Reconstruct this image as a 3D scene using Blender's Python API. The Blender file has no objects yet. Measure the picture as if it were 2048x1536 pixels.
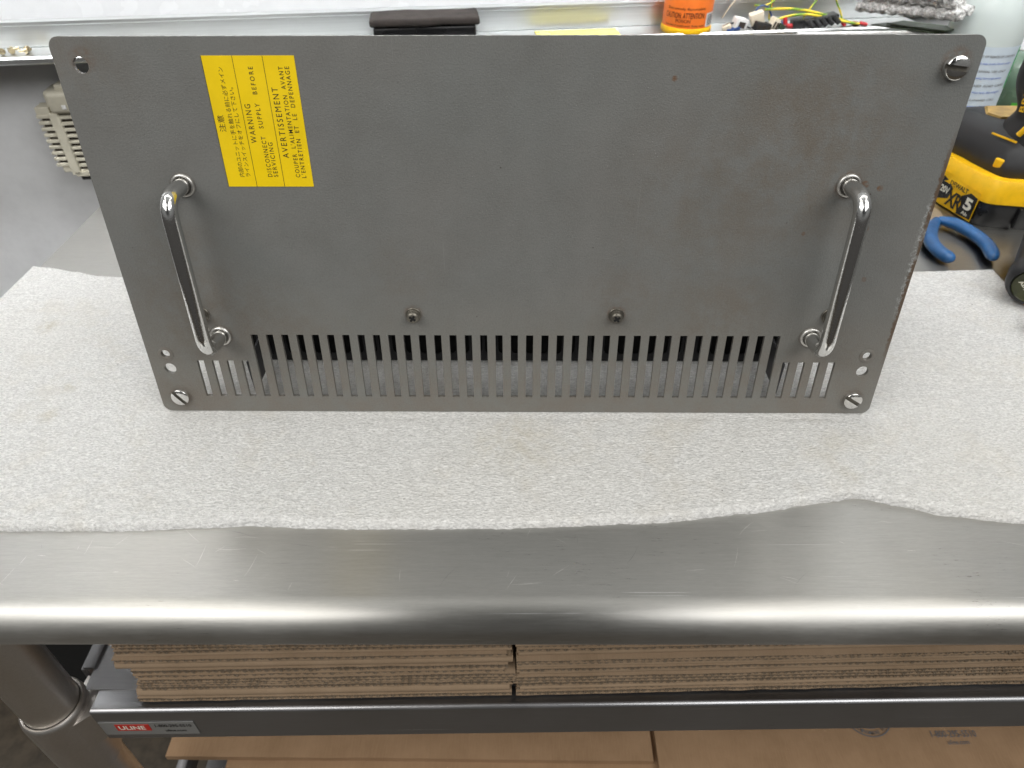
import bpy, bmesh, math, random
from mathutils import Vector, Matrix, noise
random.seed(7)
PI = math.pi
S = bpy.context.scene
COL = S.collection

# ------------------------------------------------------------------ camera
cd = bpy.data.cameras.new('camera'); cam = bpy.data.objects.new('camera', cd); COL.objects.link(cam)
RT = Vector((0.99992, 0.011732, -0.004905)); DN = Vector((0.003788, -0.643059, -0.765808)); FW = Vector((-0.012138, 0.765727, -0.643051))
mw = Matrix(((RT.x, -DN.x, -FW.x, 0.0042), (RT.y, -DN.y, -FW.y, -0.3629), (RT.z, -DN.z, -FW.z, 0.3303), (0, 0, 0, 1)))
cam.matrix_world = mw
cd.sensor_width = 36.0; cd.lens = 1426.5 / 2048 * 36.0
cd.clip_start = 0.02; cd.clip_end = 60
cd.dof.use_dof = True; cd.dof.focus_distance = 0.43; cd.dof.aperture_fstop = 14.0
S.camera = cam

# ------------------------------------------------------------------ world: a dim workshop round the bench
W = bpy.data.worlds.new('World'); S.world = W; W.use_nodes = True
nt = W.node_tree; nt.nodes.clear()
out = nt.nodes.new('ShaderNodeOutputWorld'); bg = nt.nodes.new('ShaderNodeBackground')
tc = nt.nodes.new('ShaderNodeTexCoord'); sp = nt.nodes.new('ShaderNodeSeparateXYZ')
rp = nt.nodes.new('ShaderNodeValToRGB')
mr = nt.nodes.new('ShaderNodeMapRange'); mr.inputs[1].default_value = -1; mr.inputs[2].default_value = 1
nt.links.new(tc.outputs['Generated'], sp.inputs[0]); nt.links.new(sp.outputs['Z'], mr.inputs[0]); nt.links.new(mr.outputs[0], rp.inputs[0])
e = rp.color_ramp.elements
e[0].position = 0.0; e[0].color = (0.05, 0.046, 0.042, 1)
e[1].position = 1.0; e[1].color = (0.62, 0.63, 0.62, 1)
x = e.new(0.46); x.color = (0.10, 0.095, 0.09, 1)
x = e.new(0.54); x.color = (0.26, 0.26, 0.255, 1)
x = e.new(0.72); x.color = (0.34, 0.345, 0.34, 1)
# the person holding the camera stands dark against the room
dt = nt.nodes.new('ShaderNodeVectorMath'); dt.operation = 'DOT_PRODUCT'; dt.inputs[1].default_value = (0.02, -0.80, 0.60)
nt.links.new(tc.outputs['Generated'], dt.inputs[0])
m2 = nt.nodes.new('ShaderNodeMapRange'); m2.inputs[1].default_value = .82; m2.inputs[2].default_value = .95; m2.inputs[3].default_value = 1; m2.inputs[4].default_value = .12
nt.links.new(dt.outputs['Value'], m2.inputs[0])
mx = nt.nodes.new('ShaderNodeVectorMath'); mx.operation = 'SCALE'; nt.links.new(rp.outputs[0], mx.inputs[0]); nt.links.new(m2.outputs[0], mx.inputs['Scale'])
nt.links.new(mx.outputs[0], bg.inputs[0]); bg.inputs[1].default_value = 0.75
nt.links.new(bg.outputs[0], out.inputs[0])

# ------------------------------------------------------------------ lamps: two rows of shop strip lights, plus two added fills along the centre
def area(name, loc, target, sx, sy, power, col):
    l = bpy.data.lights.new(name, 'AREA'); l.shape = 'RECTANGLE'; l.size = sx; l.size_y = sy; l.energy = power; l.color = col
    o = bpy.data.objects.new(name, l); COL.objects.link(o); o.location = loc
    o.rotation_euler = (Vector(target) - Vector(loc)).to_track_quat('-Z', 'Y').to_euler()
    return o
area('strip_or_fill_light', (0.0, 0.10, 1.30), (0.0, 0.58, 0.35), 2.8, 0.15, 9, (0.98, 0.99, 1.0)).data.spread = math.radians(62)  # added wash lamp to brighten the whiteboard, its spread kept off the bench
area('strip_or_fill_light', (0.0, 0.02, 1.90), (0.0, 0.05, 0.0), 2.6, 0.20, 3.5, (1.0, 0.98, 0.94))  # added weak fill to lift the foam behind the slots and the bench top
area('strip_or_fill_light', (-0.95, -0.35, 1.80), (-0.3, 0.1, 0.0), 1.3, 0.20, 2.6, (1.0, 0.955, 0.87))
area('strip_or_fill_light', (0.95, -0.35, 1.80), (0.3, 0.1, 0.0), 1.3, 0.20, 2.6, (1.0, 0.955, 0.87))
area('strip_or_fill_light', (-1.25, -1.30, 1.65), (-0.1, 0.2, 0.1), 1.8, 1.0, 26, (1.0, 0.985, 0.96))
area('strip_or_fill_light', (1.25, -1.30, 1.65), (0.1, 0.2, 0.1), 1.8, 1.0, 26, (0.995, 0.99, 0.98))

S.view_settings.view_transform = 'Standard'; S.view_settings.look = 'None'
S.view_settings.exposure = 0.0; S.view_settings.gamma = 1.0; S.view_settings.use_curve_mapping = False
S.render.engine = 'CYCLES'
S.cycles.use_denoising = True
S.cycles.max_bounces = 8; S.cycles.transmission_bounces = 8; S.cycles.sample_clamp_indirect = 20
S.cycles.caustics_reflective = False; S.cycles.caustics_refractive = False

# ------------------------------------------------------------------ helpers
def tag(o, label=None, cat=None, group=None, kind=None):
    if label: o['label'] = label
    if cat: o['category'] = cat
    if group: o['group'] = group
    if kind: o['kind'] = kind
    return o
def empty(name, loc=(0, 0, 0), rot=(0, 0, 0), label=None, cat=None, group=None, parent=None):
    o = bpy.data.objects.new(name, None); o.empty_display_size = 0.02; COL.objects.link(o)
    o.location = loc; o.rotation_euler = rot; o.parent = parent
    return tag(o, label, cat, group)
def obj(name, bm, mats, parent=None, smooth=None):
    me = bpy.data.meshes.new(name)
    if isinstance(bm, bmesh.types.BMesh):
        bmesh.ops.recalc_face_normals(bm, faces=bm.faces[:]); bm.to_mesh(me); bm.free()
    else:
        me = bm
    if not isinstance(mats, (list, tuple)): mats = [mats]
    for m in mats: me.materials.append(m)
    if smooth is not None:
        me.polygons.foreach_set('use_smooth', [True] * len(me.polygons))
        me.set_sharp_from_angle(angle=math.radians(smooth))
    o = bpy.data.objects.new(name, me); COL.objects.link(o); o.parent = parent
    return o
def bevel(bm, w, seg=2, ang=30):
    ed = [ee for ee in bm.edges if len(ee.link_faces) == 2 and ee.calc_face_angle(0) > math.radians(ang)]
    if ed: bmesh.ops.bevel(bm, geom=ed, offset=w, segments=seg, profile=0.5, affect='EDGES', clamp_overlap=True)
def box(bm, c, s, rot=None, mat=0):
    M = Matrix.Translation(c)
    if rot is not None: M = M @ rot.to_4x4()
    r = bmesh.ops.create_cube(bm, size=1, matrix=M @ Matrix.Diagonal((s[0], s[1], s[2], 1)))
    fs = {f for v in r['verts'] for f in v.link_faces}
    for f in fs: f.material_index = mat
    return r['verts']
def newbox(c, s, bv=0, seg=2, rot=None):
    bm = bmesh.new(); box(bm, c, s, rot)
    if bv: bevel(bm, bv, seg)
    return bm
def lathe(prof, n=48, bm=None, M=None, mat=0):
    """prof: list of (r, h) revolved about z"""
    bm = bm or bmesh.new(); rings = []
    for r, h in prof:
        if r < 1e-7: rings.append([bm.verts.new((0, 0, h))])
        else: rings.append([bm.verts.new((r * math.cos(2 * PI * k / n), r * math.sin(2 * PI * k / n), h)) for k in range(n)])
    fs = []
    for a, b in zip(rings, rings[1:]):
        for k in range(n):
            k2 = (k + 1) % n
            if len(a) == 1 and len(b) == 1: continue
            if len(a) == 1: fs.append(bm.faces.new((a[0], b[k], b[k2])))
            elif len(b) == 1: fs.append(bm.faces.new((a[k], b[0], a[k2])))
            else: fs.append(bm.faces.new((a[k], b[k], b[k2], a[k2])))
    for f in fs: f.material_index = mat
    if M is not None: bmesh.ops.transform(bm, matrix=M, verts=[v for r in rings for v in r])
    return bm
def prism(bm, poly, z0, z1, mat=0):
    a = [bm.verts.new((p[0], p[1], z0)) for p in poly]; b = [bm.verts.new((p[0], p[1], z1)) for p in poly]
    n = len(poly); fs = [bm.faces.new(a[::-1]), bm.faces.new(b)]
    for i in range(n): fs.append(bm.faces.new((a[i], a[(i + 1) % n], b[(i + 1) % n], b[i])))
    for f in fs: f.material_index = mat
    return a + b
def loft(bm, rings, cap=True, mat=0):
    R = [[bm.verts.new(p) for p in r] for r in rings]; n = len(R[0]); fs = []
    for a, b in zip(R, R[1:]):
        for i in range(n): fs.append(bm.faces.new((a[i], a[(i + 1) % n], b[(i + 1) % n], b[i])))
    if cap: fs += [bm.faces.new(R[0][::-1]), bm.faces.new(R[-1])]
    for f in fs: f.material_index = mat
def smoothpath(pts, rad, n=6):
    """round the inner corners of a polyline"""
    P = [Vector(p) for p in pts]; o = [P[0]]
    for i in range(1, len(P) - 1):
        a, b, c = P[i - 1], P[i], P[i + 1]
        r = min(rad, (a - b).length * .48, (c - b).length * .48)
        s = b + (a - b).normalized() * r; t = b + (c - b).normalized() * r
        for k in range(n + 1):
            u = k / n; o.append(s * (1 - u) ** 2 + b * 2 * u * (1 - u) + t * u * u)
    o.append(P[-1]); return o
def catmull(pts, n=8):
    P = [Vector(p) for p in pts]; P = [P[0] * 2 - P[1]] + P + [P[-1] * 2 - P[-2]]; o = []
    for i in range(1, len(P) - 2):
        for k in range(n):
            t = k / n; a, b, c, d = P[i - 1], P[i], P[i + 1], P[i + 2]
            o.append(0.5 * ((2 * b) + (c - a) * t + (2 * a - 5 * b + 4 * c - d) * t * t + (3 * b - a - 3 * c + d) * t ** 3))
    o.append(P[-2]); return o
def tube(bm, path, r, n=16, caps=True, mat=0, squash=None):
    P = [Vector(p) for p in path]
    rr = r if isinstance(r, (list, tuple)) else [r] * len(P)
    T = [(P[min(i + 1, len(P) - 1)] - P[max(i - 1, 0)]).normalized() for i in range(len(P))]
    up = Vector((0, 0, 1)) if abs(T[0].z) < .9 else Vector((1, 0, 0))
    N = (up - T[0] * up.dot(T[0])).normalized(); R = []
    for i, p in enumerate(P):
        N = (N - T[i] * N.dot(T[i])).normalized(); B = T[i].cross(N)
        R.append([bm.verts.new(p + (N * math.cos(2 * PI * k / n) * (squash or 1) + B * math.sin(2 * PI * k / n)) * rr[i]) for k in range(n)])
    fs = []
    for a, b in zip(R, R[1:]):
        for k in range(n): fs.append(bm.faces.new((a[k], a[(k + 1) % n], b[(k + 1) % n], b[k])))
    if caps: fs += [bm.faces.new(R[0][::-1]), bm.faces.new(R[-1])]
    for f in fs: f.material_index = mat
    return bm
DG = None
def text_mesh(items, thick=0.0):
    """items: list of (string, origin, u, v) - text box mapped to origin + a*u + b*v (u: whole line, v: cap height). Returns a bmesh."""
    bm = bmesh.new()
    for it in items:
        s, O, U, V = it[:4]; sp_ = it[4] if len(it) > 4 else 1.0; off = it[5] if len(it) > 5 else 0.0
        cu = bpy.data.curves.new('t', 'FONT'); cu.body = s; cu.size = 1; cu.space_character = sp_; cu.offset = off; cu.resolution_u = 3
        o = bpy.data.objects.new('t', cu); COL.objects.link(o)
        dg = bpy.context.evaluated_depsgraph_get(); me = bpy.data.meshes.new_from_object(o.evaluated_get(dg))
        xs = [v.co.x for v in me.vertices]; ys = [v.co.y for v in me.vertices]
        if xs:
            x0, x1 = min(xs), max(xs); y0, y1 = min(ys), max(ys)
            O, U, V = Vector(O), Vector(U), Vector(V)
            for v in me.vertices: v.co = O + U * ((v.co.x - x0) / (x1 - x0)) + V * ((v.co.y - y0) / (y1 - y0))
            bm.from_mesh(me)
        bpy.data.objects.remove(o); bpy.data.curves.remove(cu); bpy.data.meshes.remove(me)
    return bm
def curve_plate(outer, holes, depth):
    """2D outline (x,y lists) with holes -> mesh plate in XY, thickness depth centred on z=0"""
    cu = bpy.data.curves.new('c', 'CURVE'); cu.dimensions = '2D'; cu.fill_mode = 'BOTH'; cu.extrude = depth / 2
    for poly in [outer] + holes:
        sp_ = cu.splines.new('POLY'); sp_.points.add(len(poly) - 1); sp_.use_cyclic_u = True
        for p, q in zip(sp_.points, poly): p.co = (q[0], q[1], 0, 1)
    o = bpy.data.objects.new('c', cu); COL.objects.link(o)
    dg = bpy.context.evaluated_depsgraph_get(); me = bpy.data.meshes.new_from_object(o.evaluated_get(dg))
    bpy.data.objects.remove(o); bpy.data.curves.remove(cu)
    return me
def rrect(x0, y0, x1, y1, r, n=8):
    o = []
    for cx, cy, a in ((x1 - r, y1 - r, 0), (x0 + r, y1 - r, PI / 2), (x0 + r, y0 + r, PI), (x1 - r, y0 + r, 3 * PI / 2)):
        for k in range(n + 1): o.append((cx + r * math.cos(a + k / n * PI / 2), cy + r * math.sin(a + k / n * PI / 2)))
    return o
def circ(x, y, r, n=32): return [(x + r * math.cos(2 * PI * k / n), y + r * math.sin(2 * PI * k / n)) for k in range(n)]

# ------------------------------------------------------------------ materials
class MB:
    def __init__(s, name, color=(.5, .5, .5), rough=.5, metal=0, **kw):
        s.m = bpy.data.materials.new(name); s.m.use_nodes = True; s.t = s.m.node_tree; s.b = s.t.nodes['Principled BSDF']
        s.b.inputs['Base Color'].default_value = (*color, 1); s.b.inputs['Roughness'].default_value = rough; s.b.inputs['Metallic'].default_value = metal
        for k, v in kw.items(): s.b.inputs[k.replace('_', ' ')].default_value = v
        s.co = s.n('ShaderNodeTexCoord').outputs['Object']
    def n(s, t): return s.t.nodes.new(t)
    def l(s, a, b): s.t.links.new(a, b)
    def set(s, name, sock): s.l(sock, s.b.inputs[name])
    def _in(s, i, v):
        if hasattr(v, 'is_linked') or isinstance(v, bpy.types.NodeSocket): s.l(v, i)
        else: i.default_value = v
    def mapping(s, scale=(1, 1, 1), rot=(0, 0, 0), loc=(0, 0, 0), src=None):
        m = s.n('ShaderNodeMapping'); s.l(src or s.co, m.inputs[0]); m.inputs['Scale'].default_value = scale
        m.inputs['Rotation'].default_value = rot; m.inputs['Location'].default_value = loc; return m.outputs[0]
    def noise(s, scale, detail=3, rough=.55, vec=None, dist=0):
        k = s.n('ShaderNodeTexNoise'); s.l(vec or s.co, k.inputs['Vector']); k.inputs['Scale'].default_value = scale
        k.inputs['Detail'].default_value = detail; k.inputs['Roughness'].default_value = rough; k.inputs['Distortion'].default_value = dist
        return k.outputs[0]
    def voro(s, scale, vec=None, feature='F1', out='Distance'):
        k = s.n('ShaderNodeTexVoronoi'); s.l(vec or s.co, k.inputs['Vector']); k.feature = feature; k.inputs['Scale'].default_value = scale
        return k.outputs[out]
    def ramp(s, f, a, b, c0=0., c1=1., interp='LINEAR'):
        k = s.n('ShaderNodeMapRange'); k.interpolation_type = 'SMOOTHSTEP' if interp == 'S' else 'LINEAR'
        s._in(k.inputs[0], f); k.inputs[1].default_value = a; k.inputs[2].default_value = b; k.inputs[3].default_value = c0; k.inputs[4].default_value = c1
        return k.outputs[0]
    def math(s, op, a, b=0.0, c=0.0):
        k = s.n('ShaderNodeMath'); k.operation = op; s._in(k.inputs[0], a); s._in(k.inputs[1], b); s._in(k.inputs[2], c); return k.outputs[0]
    def mix(s, f, a, b):
        k = s.n('ShaderNodeMix'); k.data_type = 'RGBA'; s._in(k.inputs[0], f)
        for i, v in ((6, a), (7, b)):
            if isinstance(v, tuple): k.inputs[i].default_value = (*v, 1)
            else: s.l(v, k.inputs[i])
        return k.outputs[2]
    def dist(s, p, src=None):
        k = s.n('ShaderNodeVectorMath'); k.operation = 'DISTANCE'; s.l(src or s.co, k.inputs[0]); k.inputs[1].default_value = p; return k.outputs['Value']
    def xyz(s):
        k = s.n('ShaderNodeSeparateXYZ'); s.l(s.co, k.inputs[0]); return k.outputs
    def bump(s, h, dist=.0005, strength=1.0, normal=None):
        k = s.n('ShaderNodeBump'); k.inputs['Distance'].default_value = dist; k.inputs['Strength'].default_value = strength; s.l(h, k.inputs['Height'])
        if normal: s.l(normal, k.inputs['Normal'])
        s.l(k.outputs[0], s.b.inputs['Normal']); return k.outputs[0]

def M_panel(name='grey_wrinkle_paint'):
    m = MB(name, rough=.5); c = m.xyz()
    big = m.noise(7, 4, .6); mid = m.noise(38, 5, .65)
    col = m.mix(m.ramp(big, .35, .68), (.167, .173, .167), (.184, .179, .169))
    col = m.mix(m.ramp(mid, .4, .75, 0, .35), col, (.115, .11, .10))
    # brown grime along the bottom strip and round the louvres
    low = m.math('MULTIPLY', m.ramp(c['Z'], .085, .02, 0, .75), m.ramp(m.noise(45, 4, .7), .35, .62))
    col = m.mix(m.ramp(c['Z'], .10, .03, 0, .6), col, (.185, .180, .158))
    col = m.mix(low, col, (.172, .146, .120))
    # brown smudges near the upper right and by the handles
    for (px, pz, r, a) in ((.165, .17, .06, .55), (.12, .12, .07, .3), (-.205, .075, .05, .6), (-.15, .065, .04, .4), (.205, .045, .03, .3), (.13, .07, .035, .5), (-.23, .22, .035, .35), (.19, .195, .04, .35), (-.07, .10, .03, .3), (.066, .085, .03, .4), (-.20, .12, .03, .3), (.15, .205, .04, .4), (.10, .16, .05, .25), (-.225, .02, .03, .5)):
        k = m.math('MULTIPLY', m.ramp(m.dist((px, 0, pz)), r * 1.25, r * .1, 0, min(1, a * 1.5), 'S'), m.ramp(m.noise(42, 6, .75), .40, .62))
        col = m.mix(k, col, (.146, .122, .096))
    fine = m.noise(1000, 3, .75)
    col = m.mix(m.ramp(fine, .38, .72, 0, .42), col, (.235, .235, .215))
    col = m.mix(m.ramp(m.noise(820, 3, .75), .52, .72, 0, .28), col, (.085, .085, .078))
    # small dark pits and rust specks
    vv = m.voro(70); spot = m.math('MULTIPLY', m.ramp(vv, .045, .02), m.ramp(m.noise(23, 2), .53, .57))
    col = m.mix(spot, col, (.045, .032, .022))
    rough_edge = m.noise(420, 4, .75)
    # rust rings round the fixings
    for (px, pz, r, a) in ((-.2262, .2225, .0085, .38), (.2287, .2202, .0098, .6), (-.2293, .0451, .0065, .2), (.2288, .045, .0065, .15), (.1893, .1565, .0095, .75), (-.1893, .157, .0085, .4),
                           (.1893, .0586, .0085, .6), (-.1885, .059, .0085, .6), (-.2271, .012, .0085, .4), (.2276, .0115, .0085, .35), (-.0637, .0746, .0075, .5), (.0641, .0749, .0075, .5),
                           (.2075, .155, .0022, 1), (.1985, .157, .0028, .9), (.205, .131, .0030, .9), (.0845, .213, .002, .9), (.213, .099, .002, .7), (.17, .128, .0015, .8)):
        k = m.math('MULTIPLY', m.ramp(m.dist((px, 0, pz)), r, r * .55, 0, a, 'S'), m.ramp(m.noise(300, 4, .7), .36, .6))
        col = m.mix(k, col, (.150, .078, .038))
    # right-hand edge: chipped pale primer, then rust
    ex = m.math('ADD', c['X'], m.math('MULTIPLY', m.math('SUBTRACT', rough_edge, .5), .0075))
    zz = m.math('MULTIPLY', m.ramp(c['Z'], .035, .06), m.ramp(c['Z'], .19, .165))
    chip = m.math('MULTIPLY', m.math('MULTIPLY', m.ramp(ex, .2365, .2385), m.ramp(m.noise(260, 4, .8), .46, .58)), m.math('MULTIPLY', m.ramp(c['Z'], .07, .09), m.ramp(c['Z'], .155, .14)))
    col = m.mix(chip, col, (.40, .41, .40))
    rust = m.math('MULTIPLY', m.math('MULTIPLY', m.ramp(ex, .2388, .2398), zz), m.ramp(m.noise(90, 3, .7), .3, .45))
    col = m.mix(rust, col, (.115, .078, .052))
    # hairline scratches
    for rot, sc in ((.25, 9), (-.9, 7)):
        v = m.mapping((900, 1, 8), (0, rot, 0)); w = m.noise(1, 2, .5, v)
        k = m.math('MULTIPLY', m.ramp(w, .735, .75, 0, .55), m.ramp(m.noise(sc, 2), .52, .6))
        col = m.mix(k, col, (.27, .27, .26))
    m.set('Base Color', col)
    m.set('Roughness', m.ramp(m.noise(30, 4), .3, .7, .38, .58))
    h = m.math('ADD', m.noise(1700, 2, .6), m.math('MULTIPLY', m.voro(1100), .6))
    m.bump(h, .00016, .8)
    return m.m

def M_edge():
    m = MB('bare_plate_edge', rough=.5); col = m.mix(m.ramp(m.noise(300, 4, .7), .42, .58), (.12, .12, .11), (.50, .49, .46))
    m.set('Base Color', col); m.bump(m.noise(700, 3), .0003, .8); return m.m

def M_chrome(name='worn_chrome', tint=(.72, .72, .71)):
    m = MB(name, tint, .09, 1)
    pit = m.ramp(m.noise(900, 3, .7), .60, .68); side = m.ramp(m.noise(24, 3, .6, m.mapping((1, 1, .35))), .46, .62)
    k = m.math('MULTIPLY', pit, side)
    m.set('Base Color', m.mix(k, tint, (.13, .10, .075)))
    m.set('Roughness', m.math('ADD', m.ramp(k, 0, 1, .07, .5), m.ramp(m.noise(60, 4, .7), .45, .8, 0, .16)))
    m.bump(m.noise(800, 3), .00012, .5)
    return m.m

def M_steel(name, col=(.55, .545, .53), rough=.3, streak=(4, 700, 700), aniso=.75, uv=True, dirt=.25, rot=0.25, gr=.000035):
    m = MB(name, col, rough, 1)
    v = m.mapping(streak); s1 = m.noise(1, 5, .7, v); s2 = m.noise(1, 3, .6, m.mapping((streak[0] * 4, streak[1] * 2.3, streak[2] * 2.3)))
    st = m.math('ADD', m.math('MULTIPLY', s1, .6), m.math('MULTIPLY', s2, .4))
    c2 = tuple(k * .84 for k in col)
    b = m.mix(m.ramp(st, .32, .68), c2, col)
    b = m.mix(m.ramp(m.noise(6, 4, .6), .45, .75, 0, dirt), b, (col[0] * .72, col[1] * .66, col[2] * .58))
    sc = m.ramp(m.noise(1, 2, .5, m.mapping((5, 1500, 1500), (0, 0, .02))), .70, .74)
    b = m.mix(m.math('MULTIPLY', sc, m.ramp(m.noise(20, 2), .5, .6)), b, (.9, .9, .9))
    m.set('Base Color', b)
    m.set('Roughness', m.math('ADD', m.ramp(st, .3, .7, rough - .02, rough + .04), m.ramp(m.noise(9, 3), .4, .7, 0, .06)))
    if aniso:
        m.b.inputs['Anisotropic'].default_value = aniso
        if uv:
            t = m.n('ShaderNodeTangent'); t.direction_type = 'UV_MAP'; t.uv_map = 'UVMap'; m.l(t.outputs[0], m.b.inputs['Tangent'])
            m.b.inputs['Anisotropic Rotation'].default_value = rot
    m.bump(st, gr, .6)
    return m.m

def M_foam():
    m = MB('white_foam', (.8, .8, .78), .42, Subsurface_Weight=.2, Subsurface_Scale=.002); m.b.inputs['Subsurface Radius'].default_value = (1, 1, 1); m.b.inputs['Specular IOR Level'].default_value = .45
    v = m.mapping((.75, 1.5, 1)); g1 = m.noise(560, 3, .75, v, .6); g2 = m.noise(130, 3, .6, v); cells = m.voro(520, v)
    col = m.mix(m.ramp(g1, .36, .66), (.56, .555, .54), (.93, .925, .905))
    col = m.mix(m.ramp(g2, .42, .68, 0, .3), col, (.55, .545, .53))
    col = m.mix(m.ramp(m.noise(5, 3, .6), .45, .75, 0, .22), col, (.70, .66, .58))
    col = m.mix(m.ramp(m.noise(14, 4, .7), .52, .72, 0, .32), col, (.62, .56, .45))
    for (px, py, r, a) in ((-.375, .10, .014, .45), (-.32, -.005, .012, .35), (-.43, .0, .03, .2), (.206, -.03, .012, .22), (.209, -.058, .010, .28), (-.32, .025, .010, .35), (.0, -.03, .05, .2)):
        k = m.math('MULTIPLY', m.ramp(m.dist((px, py, 0)), r, 0, 0, a, 'S'), m.ramp(m.noise(120, 4, .7), .35, .6))
        col = m.mix(k, col, (.42, .36, .22))
    spk = m.math('MULTIPLY', m.ramp(m.voro(55), .03, .018), m.ramp(m.noise(19, 1), .56, .58))
    col = m.mix(spk, col, (.06, .05, .045))
    m.set('Base Color', col)
    h = m.math('ADD', g1, m.math('MULTIPLY', cells, .5))
    m.bump(h, .0009, 1.0)
    m.set('Roughness', m.ramp(g1, .55, .7, .5, .22))
    return m.m

def M_card(name='brown_cardboard', c=(.40, .262, .148)):
    m = MB(name, c, .85)
    k = m.mix(m.ramp(m.noise(30, 4, .6), .35, .7), c, (c[0] * .82, c[1] * .8, c[2] * .76))
    k = m.mix(m.ramp(m.noise(1, 3, .6, m.mapping((900, 60, 900))), .4, .7, 0, .35), k, (c[0] * 1.2, c[1] * 1.2, c[2] * 1.2))
    m.set('Base Color', k); m.bump(m.noise(400, 3), .0002, .5); return m.m

def M_plastic(name, c, rough=.45, var=.12, bump=.0001, bs=300, **kw):
    m = MB(name, c, rough, **kw)
    m.set('Base Color', m.mix(m.ramp(m.noise(40, 4, .65), .4, .7), c, tuple(max(0, q * (1 - var * 2)) for q in c)))
    m.set('Roughness', m.ramp(m.noise(25, 3), .3, .7, max(.03, rough - .08), rough + .1))
    if bump: m.bump(m.noise(bs, 3), bump, .5)
    return m.m

PANEL = M_panel(); EDGE = M_edge(); CHROME = M_chrome(); SCREW = M_chrome('nickel_screw', (.74, .73, .71)); OLD = M_plastic('tarnished_zinc_and_slot_shade', (.20, .185, .155), .38, .3, .0002, 700, Metallic=.7)
STEEL = M_steel('brushed_stainless', (.47, .462, .438), .28, (60, 900, 900), .90)
LIPST = M_steel('dark_brushed_steel', (.42, .42, .43), .28, (20, 800, 800), .6)
RAILM = M_steel('rail_steel', (.30, .30, .31), .45, (30, 30, 300), 0)
SHELF = M_steel('dull_shelf_steel', (.40, .40, .41), .50, (20, 500, 500), 0, dirt=.5)
LEGST = M_steel('grainy_tube_steel', (.80, .77, .73), .30, (420, 420, 900), 0, dirt=.6, gr=.0005)
SOCK = M_steel('cast_socket_metal', (.74, .71, .68), .36, (300, 300, 300), 0, dirt=.5, gr=.0003)
FOAM = M_foam(); CARD = M_card(c=(.345, .245, .158)); CARDD = M_card('cardboard_fluting', (.24, .185, .13)); CARDB = M_card('carton_face', (.36, .225, .125))
FERR = M_plastic('dull_nickel', (.80, .78, .74), .36, .2, .0002, 600, Metallic=1.0)
CHAS = M_plastic('dark_chassis_metal', (.11, .11, .115), .5); VOID = M_plastic('black_inside', (.006, .006, .006), .9, 0, 0)
YEL = M_plastic('yellow_label_vinyl', (1.0, .70, .004), .42, .05, 0)
INK = M_plastic('black_ink', (.014, .013, .012), .5, 0, 0)
BLK = M_plastic('black_rubber', (.018, .018, .019), .5, .1)
BLKG = M_plastic('black_gloss_plastic', (.012, .012, .013), .28, .1)
DYEL = M_plastic('tool_yellow', (.93, .53, .008), .38, .12)
BLUE = M_plastic('blue_dipped_grip', (.022, .115, .30), .33, .2)
WHITE = M_plastic('white_plastic', (.80, .80, .78), .4)
WBOARD = M_plastic('whiteboard_enamel', (.88, .90, .92), .22, .02, 0)
WALL = M_plastic('painted_wall', (.74, .75, .76), .6, .04, .0001, 200)
ALU = M_steel('satin_aluminium', (.74, .76, .76), .34, (3, 300, 300), 0, dirt=.15)
BEIGE = M_plastic('aged_beige_plastic', (.56, .53, .43), .5, .1)
DARKBR = M_plastic('dark_recess', (.035, .026, .018), .8, .1)
ORANGE = M_plastic('orange_label', (.90, .20, .025), .4, .06)
CREAM = M_plastic('cream_nylon', (.72, .64, .50), .5, .12)
RED = M_plastic('red_crimp', (.50, .02, .025), .35, .1)
DBLUE = M_plastic('blue_wire', (.02, .06, .2), .4)
GREENW = M_plastic('yellow_green_wire', (.62, .62, .05), .4, .15)
WYEL = M_plastic('earth_wire_yellow', (.74, .58, .04), .4, .05); WGRN = M_plastic('earth_wire_green', (.16, .30, .03), .4, .1)
PCB = M_plastic('dark_green_board', (.03, .045, .022), .6, .2)
FELT = M_plastic('worn_felt', (.040, .032, .028), .95, .3, .0006, 500)
FLOOR = M_plastic('brown_vinyl_floor', (.085, .066, .045), .5, .25, .0002, 40)
BRASS = M_plastic('brass', (.55, .40, .16), .28, .1, metal=1) if False else MB('brass', (.50, .42, .27), .3, 1).m
REDL = M_plastic('red_sticker', (.52, .022, .012), .4, .05, 0)
SILV = M_plastic('silver_sticker', (.30, .30, .29), .35, .05, 0, Metallic=.4)
GREYP = M_plastic('grey_print', (.16, .155, .16), .5, 0, 0); BLUEP = M_plastic('blue_print', (.10, .17, .52), .5, 0, 0); GRNP = M_plastic('green_print', (.05, .42, .12), .5, 0, 0)
PALE = M_plastic('pale_label', (.55, .63, .70), .4, .04, 0)
CREAMP = M_plastic('cream_print', (.85, .82, .70), .5, 0, 0)

# ================================================================== SETTING
# floor
bm = bmesh.new(); bmesh.ops.create_grid(bm, x_segments=1, y_segments=1, size=2.5); 
tag(obj('floor', bm, FLOOR), kind='structure').location = (0, 0.3, -0.85)
# wall behind the bench
YAW = math.atan(.1245)
wall = obj('wall', newbox((0, .062, .3), (4.6, .10, 2.4)), WALL); wall.location = (0, .59, 0); wall.rotation_euler = (0, 0, YAW)
tag(wall, 'pale grey painted wall behind the workbench', 'wall', kind='structure')

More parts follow.
